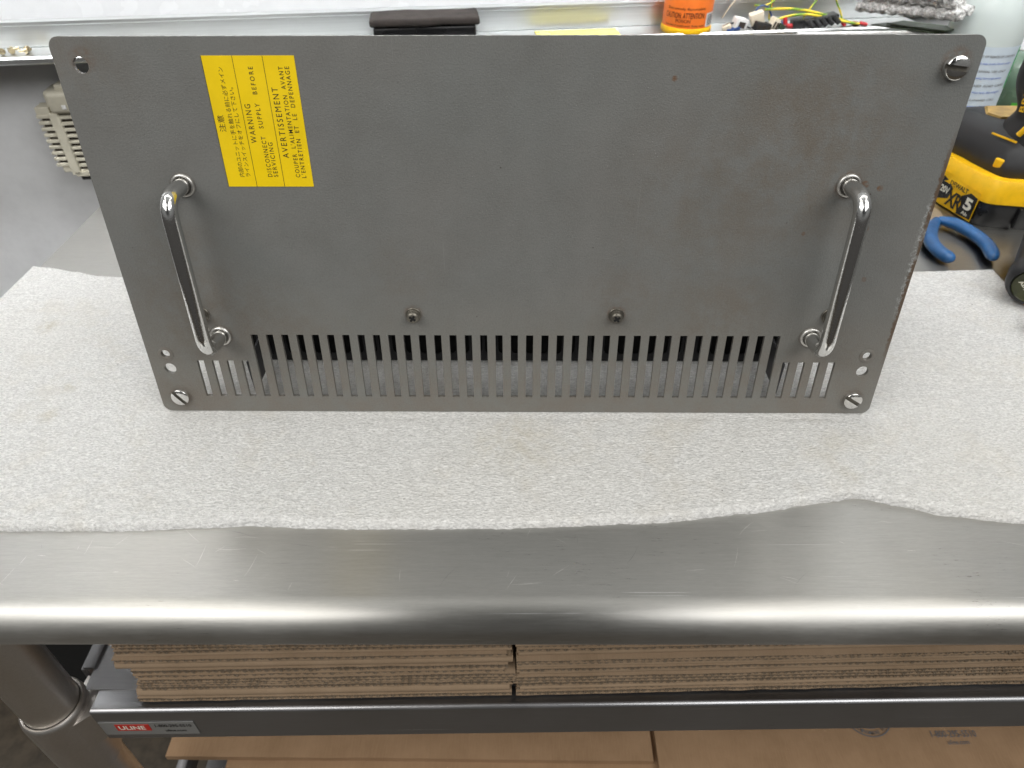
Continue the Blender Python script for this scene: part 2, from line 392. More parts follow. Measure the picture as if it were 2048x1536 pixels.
# whiteboard: surface, aluminium rail, pen tray
wb = empty('whiteboard', (0, .59, 0), (0, 0, YAW), 'white enamel whiteboard with aluminium frame and pen tray on the wall', 'whiteboard')
obj('board_surface', newbox((0, .006, .52), (2.6, .006, .80)), WBOARD, wb)
def uvx(me, sx=1.0):
    uv = me.uv_layers.new(name='UVMap')
    for lp in me.loops:
        co = me.vertices[lp.vertex_index].co; uv.data[lp.index].uv = (co.x * sx, (co.y - co.z) * sx)
def extrude_profile(prof, x0, x1, segs=1, closed=True):
    """prof: (y,z) polygon extruded along x"""
    bm = bmesh.new(); R = []
    for i in range(segs + 1):
        xx = x0 + (x1 - x0) * i / segs; R.append([bm.verts.new((xx, p[0], p[1])) for p in prof])
    n = len(prof)
    for a, b in zip(R, R[1:]):
        for k in range(n if closed else n - 1): bm.faces.new((a[k], a[(k + 1) % n], b[(k + 1) % n], b[k]))
    if closed: bm.faces.new(R[0][::-1]); bm.faces.new(R[-1])
    return bm
rail = [(.010, .0998), (-.0025, .0998), (-.0035, .1010), (-.0035, .1225), (-.0055, .1235), (-.0055, .1270), (-.002, .1285), (.010, .1285)]
obj('frame_rail', extrude_profile(rail, -1.3, 1.3), ALU, wb, 30)
tray = [(.006, .0995), (-.052, .0995), (-.0535, .1025), (-.056, .1030), (-.058, .1010), (-.058, .0965), (-.055, .0945), (.006, .0955)]
obj('pen_tray', extrude_profile(tray, -1.25, .50), ALU, wb, 30)

# ================================================================== WORKBENCH
TY = math.radians(.49)
bench = empty('workbench', (0, -.1416, 0), (0, 0, TY), 'stainless steel work table with rolled front edge and undershelf', 'table')
# everything below is in bench space: y=0 at start of roll
r = .0168; prof = []
ZT = -.004
prof.append((.652, ZT)); prof.append((.3, ZT)); prof.append((0.0, ZT))
for k in range(1, 23):
    a = PI / 2 + k / 22 * math.radians(205); prof.append((r * math.cos(a), ZT - r + r * math.sin(a)))
prof += [(.012, ZT - .031), (.012, ZT - .006), (.652, ZT - .006)]
bm = extrude_profile(prof, -.431, .95, 24)
top = obj('table_top', bm, [STEEL, GREYP, M_plastic('bright_scratch', (.85, .84, .80), .4, 0, 0)], bench, 25); 
# rolled skirt on the left end and hairline scratches in the same mesh
bm = bmesh.new(); bm.from_mesh(top.data)
box(bm, (-.4295, .345, ZT - .0185), (.003, .60, .025))
rnd = random.Random(3)
def scratch(x, y, L, a, w):
    dx, dy = math.cos(a), math.sin(a); z = ZT + .00012; pts = []
    bend = rnd.uniform(-.06, .06) * L; mi = rnd.choice((1, 2, 2))
    for i in range(5):
        t = i / 4 - .5; b = bend * (1 - 4 * t * t); ww = w * (1 - abs(t) * 1.6)
        cx, cy = x + dx * L * t - dy * b, y + dy * L * t + dx * b
        if cy < .001: return
        pts.append(((cx - dy * ww, cy + dx * ww, z), (cx + dy * ww, cy - dx * ww, z)))
    vs = [(bm.verts.new(p), bm.verts.new(q)) for p, q in pts]
    for (a1, b1), (a2, b2) in zip(vs, vs[1:]):
        f = bm.faces.new((a1, b1, b2, a2)); f.material_index = mi
for i in range(64): scratch(rnd.uniform(-.30, .36), rnd.uniform(.003, .05), rnd.uniform(.003, .018), rnd.choice([rnd.gauss(0, .06), rnd.gauss(-.35, .2), rnd.gauss(1.3, .4)]), rnd.uniform(.00004, .00008))
bm.to_mesh(top.data); bm.free(); uvx(top.data)
# legs with sockets
def leg(x, y):
    bm = bmesh.new(); lathe([(.0196, -.84), (.0196, -.034)], 48, bm, Matrix.Translation((x, y, 0)))
    g = obj('leg', bm, LEGST, bench, 40)
    bm = bmesh.new()
    lathe([(.0199, -.2110), (.0203, -.2062), (.0216, -.2058), (.0228, -.2072), (.0234, -.2110), (.0236, -.272), (.0232, -.286), (.0222, -.2905), (.0199, -.2915)], 56, bm, Matrix.Translation((x, y, 0)))
    obj('socket_collar', bm, SOCK, g, 40)
    bm = bmesh.new(); lathe([(.0197, -.84), (.0203, -.838), (.0203, -.800), (.0197, -.798)], 32, bm, Matrix.Translation((x, y, 0)))
    obj('foot_sleeve', bm, BLK, g, 40)
    return g
LX, LYY = -.3535, .0382
leg(LX, LYY); leg(LX, .50); leg(.84, LYY); leg(.84, .50)
# undershelf between the collars
SZ = -.2112; FY = .0375
def shelf(name, z, fy, x0, x1, mats, lip=.042, back=.53):
    rr = .0035; p = [(back, z - .0015), (back, z)]
    p.append((fy + .009, z)); p.append((fy + .006, z + .0006)); p.append((fy + .0035, z + .0012))
    for k in range(0, 7):
        a = PI / 2 + k / 6 * PI / 2; p.append((fy + rr + rr * math.cos(a), z + .0012 - rr + rr * math.sin(a)))
    p += [(fy, z - lip), (fy + .0012, z - lip), (fy + .0012, z - .008), (fy + .005, z - .0015)]
    bm = extrude_profile(p, x0, x1, 8)
    return obj(name, bm, mats, bench, 35)
sh = shelf('undershelf', SZ, FY, -.3235, .81, LIPST)
sh.rotation_euler = (0, 0, math.radians(.80)); uvx(sh.data)
bm = bmesh.new(); box(bm, (.2365, .29, SZ + .0007), (1.143, .468, .0010)); obj('shelf_panel', bm, SHELF, sh)
bm = bmesh.new(); box(bm, (-.3430, .30, SZ - .012), (.006, .455, .026)); box(bm, (-.3385, .30, SZ + .0022), (.010, .455, .0036)); bevel(bm, .0012)
obj('side_rail', bm, RAILM, sh, 35)
# welded gusset between collar and shelf lip
bm = bmesh.new(); prism(bm, [(-.3370, .0270), (-.3240, .0376), (-.3200, .0400), (-.3200, .0650), (-.3400, .0700), (-.3420, .0560)], SZ - .0405, SZ - .0035); bevel(bm, .0015)
obj('corner_bracket', bm, SOCK, sh, 40)
uvx(sh.data) if not sh.data.uv_layers else None
# sticker on the lip
st = obj('maker_sticker', newbox((-.2855, FY - .0004, SZ - .0245), (.074, .0006, .0205), .0002, 1), SILV, sh)
o = obj('red_logo_patch', newbox((-.2975, FY - .00085, SZ - .0225), (.0265, .0003, .0098)), REDL, st)
bm = text_mesh([('ULINE', (-.3085, FY - .0011, SZ - .0255), (.0205, 0, 0), (0, 0, .0062), 1.0, .02)]); obj('lettering', bm, CREAMP, st)
bm = text_mesh([('1-800-295-5510', (-.2800, FY - .0008, SZ - .0225), (.0285, 0, 0), (0, 0, .0046), 1, .03), ('uline.com', (-.2740, FY - .0008, SZ - .0300), (.0165, 0, 0), (0, 0, .0036), 1, .03)]); obj('lettering', bm, INK, st)
# lower shelf
low = shelf('lower_shelf', -.500, .030, -.3415, .81, SHELF, .03); uvx(low.data)
bm = bmesh.new(); box(bm, (-.360, .27, -.4935), (.012, .47, .030)); bevel(bm, .003); obj('side_rail', bm, RAILM, low, 35)

# ================================================================== CARDBOARD
def flat_box(name, x0, x1, y0, y1, layers, seed, loc, rotz, label, group, first=False, prot=None):
    """a folded-flat carton: layers = list of ('o', t) open fluted board or ('f', t) smooth folded face, from the bottom"""
    rg = random.Random(seed); bm = bmesh.new(); z = 0
    def warp(v):
        return Vector((0, 0, .0007 * noise.noise(Vector((v.x * 9 + seed * 3.1, seed, 0))) + .0004 * noise.noise(Vector((v.x * 40, seed * 2.3, v.z * 200)))))
    NX = 110
    for kind, t in layers:
        xa, xb = x0 + rg.uniform(-.002, .002), x1 + rg.uniform(-.002, .002); ya = y0 + rg.uniform(-.0012, .0012)
        if kind == 'f':
            # folded edge: rounded nose
            pr_ = []
            for k in range(9):
                a = -PI / 2 + k / 8 * -PI; pr_.append((ya + t * .28 + t * .28 * math.cos(a), z + t / 2 - t / 2 * .96 * math.sin(a) * -1))
            pr_ = [(y1, z + .0001)] + [(ya + t * .22 - t * .22 * math.sin(PI * k / 8), z + t * (.02 + .96 * k / 8)) for k in range(9)] + [(y1, z + t - .0001)]
            R = []
            for i in range(NX + 1):
                xx = xa + (xb - xa) * i / NX; R.append([bm.verts.new(Vector((xx, p[0], p[1])) + warp(Vector((xx, p[0], p[1])))) for p in pr_])
            for a, b in zip(R, R[1:]):
                for k in range(len(pr_)): bm.faces.new((a[k], a[(k + 1) % len(pr_)], b[(k + 1) % len(pr_)], b[k]))
            bm.faces.new(R[0][::-1]); bm.faces.new(R[-1])
        else:
            lt = .0006
            for zz, yy in ((z, ya), (z + t - lt, ya + rg.uniform(-.0005, .0005))):
                R = []
                for i in range(NX + 1):
                    xx = xa + (xb - xa) * i / NX; yj = yy + .0006 * noise.noise(Vector((xx * 60, zz * 900, seed)))
                    q = [(yj, zz), (yj, zz + lt), (y1, zz + lt), (y1, zz)]
                    R.append([bm.verts.new(Vector((xx, p[0], p[1])) + warp(Vector((xx, p[0], p[1])))) for p in q])
                for a, b in zip(R, R[1:]):
                    for k in range(4): bm.faces.new((a[k], a[(k + 1) % 4], b[(k + 1) % 4], b[k]))
                bm.faces.new(R[0][::-1]); bm.faces.new(R[-1])
            # fluting
            pitch = .0056 + rg.uniform(-.0006, .0008); ph = rg.uniform(0, 6); nn = int((xb - xa) / pitch * 8); R = []
            for i in range(nn + 1):
                xx = xa + (xb - xa) * i / nn; s_ = math.sin(2 * PI * (xx - xa) / pitch + ph); s_ = max(-1, min(1, s_ * 1.25))
                zc = z + t / 2 + (t / 2 - lt) * s_; yj = ya + .0001 + .0009 * noise.noise(Vector((xx * 130, z * 700, seed + 5)))
                w_ = warp(Vector((xx, ya, zc)))
                R.append([bm.verts.new(Vector((xx, yj, zc - .0003)) + w_), bm.verts.new(Vector((xx, yj, zc + .0003)) + w_), bm.verts.new(Vector((xx, yj + .022, zc + .0003)) + w_), bm.verts.new(Vector((xx, yj + .022, zc - .0003)) + w_)])
            for a, b in zip(R, R[1:]):
                for k in range(4): f = bm.faces.new((a[k], a[(k + 1) % 4], b[(k + 1) % 4], b[k])); f.material_index = 1
        z += t
    o = obj(name, bm, [CARD, CARDD], None, 40)
    o.location = loc; o.rotation_euler = (0, 0, rotz)
    tag(o, label, 'cardboard box', group)
    return o, z
ordn = ['lowest', 'second from the bottom', 'third from the bottom', 'fourth from the bottom', 'fifth from the bottom', 'sixth from the bottom', 'seventh from the bottom', 'eighth from the bottom', 'topmost']
stackL = [[('o', .0052)], [('f', .0105)], [('o', .0050), ('o', .0050)], [('o', .0050), ('o', .0050)], [('o', .0048), ('o', .0050)], [('f', .0095)], [('o', .0048), ('o', .0048)], [('f', .0035), ('o', .0048)], [('o', .0050), ('o', .0050), ('o', .0050), ('f', .008)]]
stackR = [[('o', .0050), ('o', .0050)], [('f', .0042), ('o', .0050)], [('o', .0050), ('o', .0050)], [('f', .0060)], [('o', .0050), ('f', .0040)], [('o', .0050), ('o', .0048)], [('f', .0070)], [('o', .0050), ('o', .0050)], [('f', .004), ('o', .0050), ('o', .0050), ('o', .005)]]
Y0 = -.0960
z = SZ + .0022
for i, ly in enumerate(stackL):
    xo = [.0076, .0100, .0150, .0180, .0150, .0080, .0100, .0150, .0160][i]
    _, h = flat_box('flattened_box', -.296 + xo, -.0030 + [.001, -.001, .0015, .0035, -.002, .0025, -.0005, .001, -.002][i], 0, .30, ly, 11 + i, (0, Y0 + [0, .0, .001, .0, .0, .001, 0, .001, .0005][i], z), math.radians(1.6),
        'flattened brown carton, %s in the left stack on the undershelf' % ordn[i], 'flattened cartons in the left stack'); z += h + .0002
z = SZ + .0022
for i, ly in enumerate(stackR):
    _, h = flat_box('flattened_box', .0020 + [.0, .002, -.0010, .0025, .001, -.0005, .002, .0, .001][i], .42, 0, .30, ly, 41 + i, (0, Y0 + [.0015, .0, .001, .0, .001, .0, .0015, .0005, 0][i], z), math.radians(1.9),
        'flattened brown carton, %s in the right stack on the undershelf' % ordn[i], 'flattened cartons in the right stack'); z += h + .0002
# big cartons lying on the lower shelf, seen from above
def big_carton(x0, x1, y0, y1, z0, t, seed, label, rot=0):
    bm = bmesh.new(); v = box(bm, ((x0 + x1) / 2, (y0 + y1) / 2, z0 + t / 2), (x1 - x0, y1 - y0, t)); 
    bmesh.ops.subdivide_edges(bm, edges=bm.edges[:], cuts=14, use_grid_fill=True)
    for q in bm.verts: q.co.z += .0012 * noise.noise(Vector((q.co.x * 8, q.co.y * 8, seed))); q.co.y += .0006 * noise.noise(Vector((q.co.x * 90, seed, q.co.z * 100)))
    o = obj('flattened_box', bm, CARDB); o.rotation_euler = (0, 0, rot); tag(o, label, 'cardboard box', 'large flat cartons on the lower shelf'); return o
big_carton(-.3635, .1425, -.0485, .42, -.4475, .0075, 1, 'large flat carton left of the gap on the lower shelf')
big_carton(-.300, .20, -.060, .40, -.4705, .022, 2, 'flat carton lying beneath the large left carton on the lower shelf', math.radians(-.8))
br = big_carton(.1475, .75, -.095, .42, -.4480, .008, 3, 'large printed flat carton right of the gap on the lower shelf')
big_carton(.20, .75, -.075, .41, -.4700, .021, 4, 'flat carton lying beneath the printed carton on the lower shelf')
def ring_print(cx, cy, z, r0, r1, n=64):
    bm = bmesh.new(); A = [bm.verts.new((cx + r0 * math.cos(2 * PI * k / n), cy + r0 * math.sin(2 * PI * k / n), z)) for k in range(n)]
    B = [bm.verts.new((cx + r1 * math.cos(2 * PI * k / n), cy + r1 * math.sin(2 * PI * k / n), z)) for k in range(n)]
    for k in range(n): bm.faces.new((A[k], A[(k + 1) % n], B[(k + 1) % n], B[k]))
    return bm
zp = -.4388
bm = ring_print(.3775, .0030, zp, .0245, .0258); me = ring_print(.3775, .0030, zp, .0165, .0172)
t_ = bpy.data.meshes.new('t'); me.to_mesh(t_); me.free(); bm.from_mesh(t_); bpy.data.meshes.remove(t_)
for i, ch in enumerate('PRINTING·MORE THAN'):
    a = math.radians(-150 + i * 6.6)
    if ch == ' ': continue
    dr = Vector((math.cos(a), math.sin(a), 0)); tg = Vector((-dr.y, dr.x, 0)); o_ = Vector((.3775, .0030, zp)) + dr * .0232 - tg * .0011
    tm = text_mesh([(ch, o_, tg * .0021, -dr * .0038, 1, .01)]); me = bpy.data.meshes.new('t'); tm.to_mesh(me); tm.free(); bm.from_mesh(me); bpy.data.meshes.remove(me)
obj('round_emblem', bm, GREYP, br)
obj('lettering', text_mesh([('1-800-295-5510', (.4385, -.0225, zp), (.0475, .0012, 0), (0, .0070, 0), 1, .01), ('uline.com', (.4525, -.0295, zp), (.0225, .0006, 0), (0, .0045, 0), 1, .01)]), GREYP, br)

# black bin standing on the floor beyond the bench
bn = obj('storage_bin', newbox((-.80, .42, -.62), (.62, .42, .45), .012, 3), VOID); tag(bn, 'black storage bin on the floor behind the bench leg', 'bin')

# ================================================================== FOAM SHEET
FRONT = [(-.4385, -.103), (-.30, -.1015), (-.229, -.101), (-.174, -.098), (-.154, -.0963), (-.13, -.0978), (-.095, -.0985), (-.0075, -.0974), (.080, -.093), (.141, -.0851), (.188, -.0762), (.210, -.0722), (.232, -.0786), (.258, -.0861), (.299, -.0914), (.44, -.098)]
BACK = [(-.4385, .1955), (-.420, .1935), (-.395, .1865), (-.37, .1795), (-.351, .1775), (-.30, .180), (0, .186), (.359, .1894), (.40, .1915), (.44, .194)]
def lerp(T, xx):
    for (a, b), (c, d) in zip(T, T[1:]):
        if xx <= c:
            t = (xx - a) / (c - a); t = t * t * (3 - 2 * t) * .5 + t * .5; return b + (d - b) * t
    return T[-1][1]
def fz(xx, y):
    h = .0009 * (noise.noise(Vector((xx * 9, y * 13, 1.7))) + .6) + .0004 * noise.noise(Vector((xx * 35, y * 40, 4)))
    # buckle running from the panel to the front edge at the right
    cxx = .204 + .004 * math.sin(y * 30); amp = max(0, min(1, (.045 - y) / .115)); d = abs(xx - cxx)
    h += .0036 * amp * math.exp(-(d / .022) ** 1.5)
    h += .0016 * math.exp(-((xx + .152) / .02) ** 2) * max(0, min(1, (-.06 - y) / .035))
    if -.24 < xx < .24 and -.008 < y < .012: h *= .25
    if abs(y) < .25 and y > .0 and abs(xx) < .24: h = min(h, .0005)
    return max(h, -.0004)
def taper(d):
    return -.0042 * (1 - min(1, d / .0030)) ** 2
bm = bmesh.new(); NXF, NYF = 420, 150; G = []
for i in range(NXF + 1):
    xx = -.4385 + (.4235 + .4385) * i / NXF
    f0 = lerp(FRONT, xx) + .0007 * noise.noise(Vector((xx * 260, 0, 0))) + .0006 * noise.noise(Vector((xx * 70, 5, 0))); b0 = lerp(BACK, xx) + .0008 * noise.noise(Vector((xx * 150, 3, 0)))
    row = []
    for j in range(NYF + 1):
        y = f0 + (b0 - f0) * j / NYF
        dr = .002 * (xx > .40) * 0
        ed = min(y - f0, b0 - y, xx + .4385, .4235 - xx); hh = fz(xx, y) * min(1, .45 + ed / .06); tt = max(0, 1 - ed / .0030) ** 2; hh = hh * (1 - tt) - .0044 * tt
        row.append(bm.verts.new((xx + (.0010 * noise.noise(Vector((9, y * 120, 0))) if i in (0, NXF) else 0), y, max(hh, -.0044))))
    G.append(row)
for i in range(NXF):
    for j in range(NYF): bm.faces.new((G[i][j], G[i + 1][j], G[i + 1][j + 1], G[i][j + 1]))
fo = obj('foam_sheet', bm, FOAM, None, 60)
tag(fo, 'thin white packing foam sheet spread on the steel bench', 'foam sheet')
# crumb of dirt seen through the louvres
for (px, py, s_, lb) in ((.080, .0405, .0016, 'small dark crumb of dirt on the foam behind the right louvres'), (.0475, .043, .0011, 'tiny dark crumb of dirt on the foam behind the middle louvres')):
    bm = bmesh.new(); bmesh.ops.create_icosphere(bm, subdivisions=2, radius=s_)
    for v in bm.verts: v.co *= 1 + .5 * noise.noise(v.co * 900)
    o = obj('dirt_crumb', bm, DARKBR); o.location = (px, py, s_ * .5 + .0003); tag(o, lb, 'dirt', 'crumbs of dirt on the foam')

# ================================================================== RACK UNIT (leans back on its rear edge)
LEAN = math.radians(7.6)
rk = empty('rack_unit', (0, 0, .0006), (-LEAN, 0, 0), 'grey rack-mount unit with handles and louvred front panel standing on the foam', 'rack unit')
W2, HH = .2413, .2337
holes = [circ(-.2276, .2200, .0041), circ(-.2293, .0451, .0028), circ(-.2289, .0339, .0039), circ(.2289, .0450, .0028), circ(.2289, .0333, .0039)]
PITCH = 9.88e-3
for i in range(43):
    xc = (i - 21) * PITCH; top_ = .0596 if 4 <= i <= 38 else .0401
    holes.append([(xc - .0023, .0120), (xc + .0023, .0120), (xc + .0023, top_), (xc - .0023, top_)])
me = curve_plate(rrect(-W2, 0, W2, HH, .0055), holes, .0024)
me.transform(Matrix(((1, 0, 0, 0), (0, 0, -1, .0012), (0, 1, 0, 0), (0, 0, 0, 1))))
fp = obj('front_panel', me, [PANEL, EDGE], rk)
for p in fp.data.polygons:
    if abs(p.normal.y) < .5 and (p.center.z > .232 ): p.material_index = 1
# chips along the top edge
# hole-in-panel collars
for sx in (-1, 1):
    bm = lathe([(.0029, 0), (.0050, 0), (.0050, .00025), (.0048, .0004), (.0031, .0004), (.0029, .0002), (.0029, 0)], 40, None, Matrix.Translation((sx * .2291, 0, .04505)) @ Matrix.Rotation(PI / 2, 4, 'X'))
    obj('rivet_ring', bm, PANEL, fp, 40)
# label
lb = empty('warning_label', parent=rk)
bpy.data.objects.remove(lb)
LX0, LX1, LZ0, LZ1 = -.1633, -.1144, .1559, .2246
lb = obj('warning_label', newbox(((LX0 + LX1) / 2, -.00015, (LZ0 + LZ1) / 2), (LX1 - LX0, .0002, LZ1 - LZ0)), YEL, fp)
def up(s, z0, z1, xb, cap, sp_=1.0, off=0.0): return (s, (xb, -.00032, z0), (0, 0, z1 - z0), (-cap, 0, 0), sp_, off)
T = [up('注意', .1862, .1949, -.1578, .0036), up('内部のユニットに手を触れる前に必ずメイン', .1615, .2191, -.1529, .0028), up('ラインスイッチをオフにして下さい。', .1615, .2091, -.1494, .0026),
     up('WARNING', .1802, .2006, -.1421, .0031, 1.3, .0), up('DISCONNECT', .1615, .1837, -.1370, .0025, 1.3, .004), up('SUPPLY', .1880, .2010, -.1370, .0025, 1.4, .004), up('BEFORE', .2056, .2193, -.1370, .0025, 1.4, .004),
     up('SERVICING', .1615, .1805, -.1337, .0025, 1.3, .004), up('AVERTISSEMENT', .1720, .2090, -.1257, .0033, 1.3, .0),
     up("COUPER  L'ALIMENTATION  AVANT", .1612, .2193, -.1212, .0025, 1.3, .004), up("L'ENTRETIEN  ET  LE  DEPENNAGE", .1609, .2193, -.1178, .0025, 1.3, .004)]
bm = text_mesh(T)
for xx in (-.1469, -.1310): box(bm, (xx, -.00030, (LZ0 + LZ1) / 2), (.00022, .00008, LZ1 - LZ0))
box(bm, (LX0 + .00012, -.0003, (LZ0 + LZ1) / 2), (.00018, .00008, LZ1 - LZ0))
obj('lettering', bm, INK, lb)

# slotted captive screws
def slotted(x, z, rad, h, ang):
    M = Matrix.Translation((x, 0, z)) @ Matrix.Rotation(PI / 2, 4, 'X') @ Matrix.Rotation(ang, 4, 'Z')
    bm = lathe([(0, h * .45), (rad * .97, h * .45), (rad, h * .3), (rad, 0)], 48)
    for f in bm.faces:
        if len(f.verts) == 3: f.material_index = 1  # slot floor takes the darker metal in place of its shade
    sw = rad * .20
    for sg in (1, -1):
        a0 = math.asin(sw / rad); n = 22
        pts = [(rad * math.cos(a0 + (PI - 2 * a0) * k / n), sg * rad * math.sin(a0 + (PI - 2 * a0) * k / n)) for k in range(n + 1)]
        pi_ = [(px * .90, max(sw, abs(py) * .90) * sg) for px, py in pts]
        R = [[(px, py, h * .43) for px, py in pts], [(px, py, h * .82) for px, py in pts], [(px * .97, (abs(py) * .97 if abs(py) > sw * 1.2 else sw) * sg, h * .93) for px, py in pts], [(px, py, h) for px, py in pi_], [(px * .5, (max(sw, abs(py) * .5)) * sg, h * 1.09) for px, py in pts]]
        if sg < 0: R = [q[::-1] for q in R]
        loft(bm, R)
    bmesh.ops.transform(bm, matrix=M, verts=bm.verts[:])
    return obj('slotted_screw', bm, [SCREW, OLD], rk, 35)
slotted(.2283, .2186, .0062, .0048, math.radians(-7))
slotted(-.2271, .0121, .0060, .0030, math.radians(-52))
slotted(.2276, .0114, .0060, .0030, math.radians(-32))
# cross-head screws with washers
def crosshead(x, z):
    M = Matrix.Translation((x, 0, z)) @ Matrix.Rotation(PI / 2, 4, 'X')
    w = obj('washer', lathe([(0, 0), (.0050, 0), (.0050, .0006), (.0047, .0009), (.0042, .0009), (.0042, .0022), (.0038, .0024), (0, .0024)], 40, None, M), OLD, rk, 35)
    w.name = 'screw_washer'
    s_ = obj('cross_head_screw', lathe([(.0036, .0024), (.0039, .0030), (.0039, .0042), (.0034, .0052), (.0022, .0057), (0, .0058)], 40, None, M), OLD, rk, 50)
    bm = bmesh.new(); R_ = Matrix.Rotation(PI / 4 + x * 3, 3, 'Y')
    box(bm, (x, -.0057, z), (.0044, .0007, .0013), R_); box(bm, (x, -.0057, z), (.0013, .00072, .0044), R_); obj('cross_recess_shade', bm, VOID, s_)  # black cross set slightly proud, standing in for the shaded recess
for xx in (-.1981, -.0637, .0641, .1976): crosshead(xx, .0742)
# handles
def handle(x, d=.0245):
    h = empty('handle', parent=rk)
    pts = smoothpath([(x, .001, .1567), (x, -d, .1567), (x, -d, .0590), (x, .001, .0590)], .0125, 10)
    obj('grip_bar', tube(bmesh.new(), pts, .0046, 28), CHROME, h, 60)
    for zz in (.1567, .0590):
        bm = lathe([(.0044, .0004), (.0050, .0010), (.0054, .0020), (.0061, .0020), (.0067, .0013), (.0068, 0), (.0044, 0)], 44, None, Matrix.Translation((x, 0, zz)) @ Matrix.Rotation(PI / 2, 4, 'X'))
        obj('ferrule', bm, FERR, h, 50)
    return h
handle(-.1893); handle(.1893)
# yellow paint nick on the left handle's upper bend
bm = bmesh.new(); bmesh.ops.create_icosphere(bm, subdivisions=3, radius=1)
for v in bm.verts: v.co = Vector((v.co.x * .0011, v.co.y * .0008, v.co.z * .0029)) * (1 + .25 * noise.noise(v.co * 2))
pn = obj('paint_nick', bm, M_plastic('old_yellow_paint', (.62, .42, .12), .5), rk, 60); pn.location = (-.1875, -.0236, .1512); pn.rotation_euler = (math.radians(-35), 0, math.radians(25))

# chassis behind the panel
ch = empty('chassis', rot=(LEAN, 0, 0), parent=rk)
hs = []
PB = PITCH
for i in range(43):
    xc = (i - 21) * PB * .985 + .0012; o_ = []
    for k in range(9): a = PI + k / 8 * PI; o_.append((xc + .0038 * math.cos(a), .0105 + .0038 * math.sin(a)))
    o_ += [(xc + .0038, .060), (xc - .0038, .060)]; hs.append(o_)
me = curve_plate([(-.2125, .0005), (.2125, .0005), (.2125, .168), (-.2125, .168)], hs, .001)
me.transform(Matrix(((1, 0, 0, 0), (0, 0, -1, .0570), (0, 1, 0, 0), (0, 0, 0, 1))))
obj('perforated_front', me, M_plastic('near_black_plate', (.022, .022, .024), .6), ch)  # plate coloured near black, so the upper slots show black
bm = bmesh.new()
for (c, s_) in (((0, .157, .0010), (.425, .198, .001)), ((0, .157, .1675), (.425, .198, .001)), ((-.212, .157, .0845), (.001, .198, .165)), ((.212, .157, .0845), (.001, .198, .165)), ((0, .2565, .0845), (.423, .001, .165))): box(bm, c, s_)
obj('case', bm, [CHAS], ch)
obj('dark_interior_sheet', newbox((0, .0600, .042), (.420, .002, .076)), VOID, ch)  # black sheet added so the holes show an unlit interior
for sx in (-1, 1): obj('mounting_flange', newbox((sx * .1812, .0355, .0180), (.0012, .0420, .026)), CHAS, ch)

# ================================================================== THINGS ON THE TRAY (whiteboard-local space)
def onwall(name, label, cat, group=None): return empty(name, (0, .59, 0), (0, 0, YAW), label, cat, group)
# eraser
er = onwall('board_eraser', 'black whiteboard eraser with worn felt face up on the tray', 'eraser')
bm = newbox((-.1145, -.026, .1090), (.119, .038, .0185), .004, 3); obj('eraser_body', bm, BLKG, er, 40)
bm = newbox((-.1140, -.026, .1225), (.1265, .046, .0085), .003, 3); bmesh.ops.subdivide_edges(bm, edges=bm.edges[:], cuts=5, use_grid_fill=True)
for v in bm.verts: v.co.z += .0016 * noise.noise(v.co * 60); v.co.x += .0008 * noise.noise(v.co * 300)
obj('felt_pad', bm, FELT, er, 60)
# yellow ruler
ru = onwall('ruler', 'translucent yellow plastic ruler lying on the tray', 'ruler')
YTR = M_plastic('yellow_acrylic', (.90, .80, .22), .25, .1, 0)
obj('ruler_strip', newbox((.067, -.034, .1012), (.100, .030, .0024), .0005, 1), YTR, ru)
bm = bmesh.new()
for k in range(30): box(bm, (.022 + k * .0031, -.0225, .10255), (.00035, .006 if k % 5 == 0 else .0035, .0001))
obj('graduations', bm, INK, ru)
# orange bottle
ob = onwall('orange_bottle', 'orange plastic bottle with black print and yellow base ring on the tray', 'bottle')
Mo = Matrix.Translation((.2020, -.0285, .0997))
obj('bottle_body', lathe([(0, .006), (.0268, .006), (.0290, .008), (.0292, .012), (.0292, .105), (.024, .12), (.012, .128), (0, .129)], 56, None, Mo), ORANGE, ob, 40)
obj('base_ring', lathe([(0, 0), (.0290, 0), (.0302, .0015), (.0304, .0055), (.0296, .0078), (.0268, .0080)], 56, None, Mo), DYEL, ob, 50)
def wrap_text(items, cx, cy, R, mat, parent, name='lettering'):
    """items: (string, angle0, angle1, z, height) wrapped round a cylinder; angle 0 faces -y"""
    bm = bmesh.new()
    for s, a0, a1, z_, h_ in items:
        tm = text_mesh([(s, (0, 0, 0), (1, 0, 0), (0, 1, 0), 1, .01)])
        bmesh.ops.subdivide_edges(tm, edges=[e_ for e_ in tm.edges if e_.calc_length() > .06], cuts=2)
        for v in tm.verts:
            a = math.radians(a0 + (a1 - a0) * v.co.x); hh = v.co.y
            v.co = Vector((cx + R * math.sin(a), cy - R * math.cos(a), z_ + h_ * hh))
        me = bpy.data.meshes.new('t'); tm.to_mesh(me); tm.free(); bm.from_mesh(me); bpy.data.meshes.remove(me)
    return obj(name, bm, mat, parent)
wrap_text([('CAUTION: ATTENTION:', -74, 24, .1185, .0062), ('POISON', -44, -10, .1140, .0036), ('Harmful if swallowed. Keep away', -72, 26, .1092, .0027), ('from children and read label.', -70, 20, .1050, .0025), ('Extremely flammable', -68, 24, .1268, .0034)], .2020, -.0285, .0295, M_plastic('dark_red_print', (.07, .012, .006), .5, 0, 0), ob)
bm = bmesh.new()
for k in range(9):
    a0, a1 = math.radians(30 + k * 3.3), math.radians(33.3 + k * 3.3); R_ = .0295
    vs = [bm.verts.new((.2020 + R_ * math.sin(a), -.0285 - R_ * math.cos(a), z_)) for a, z_ in ((a0, .1085), (a1, .1085), (a1, .1235), (a0, .1235))]; bm.faces.new(vs)
for k in range(6): pass
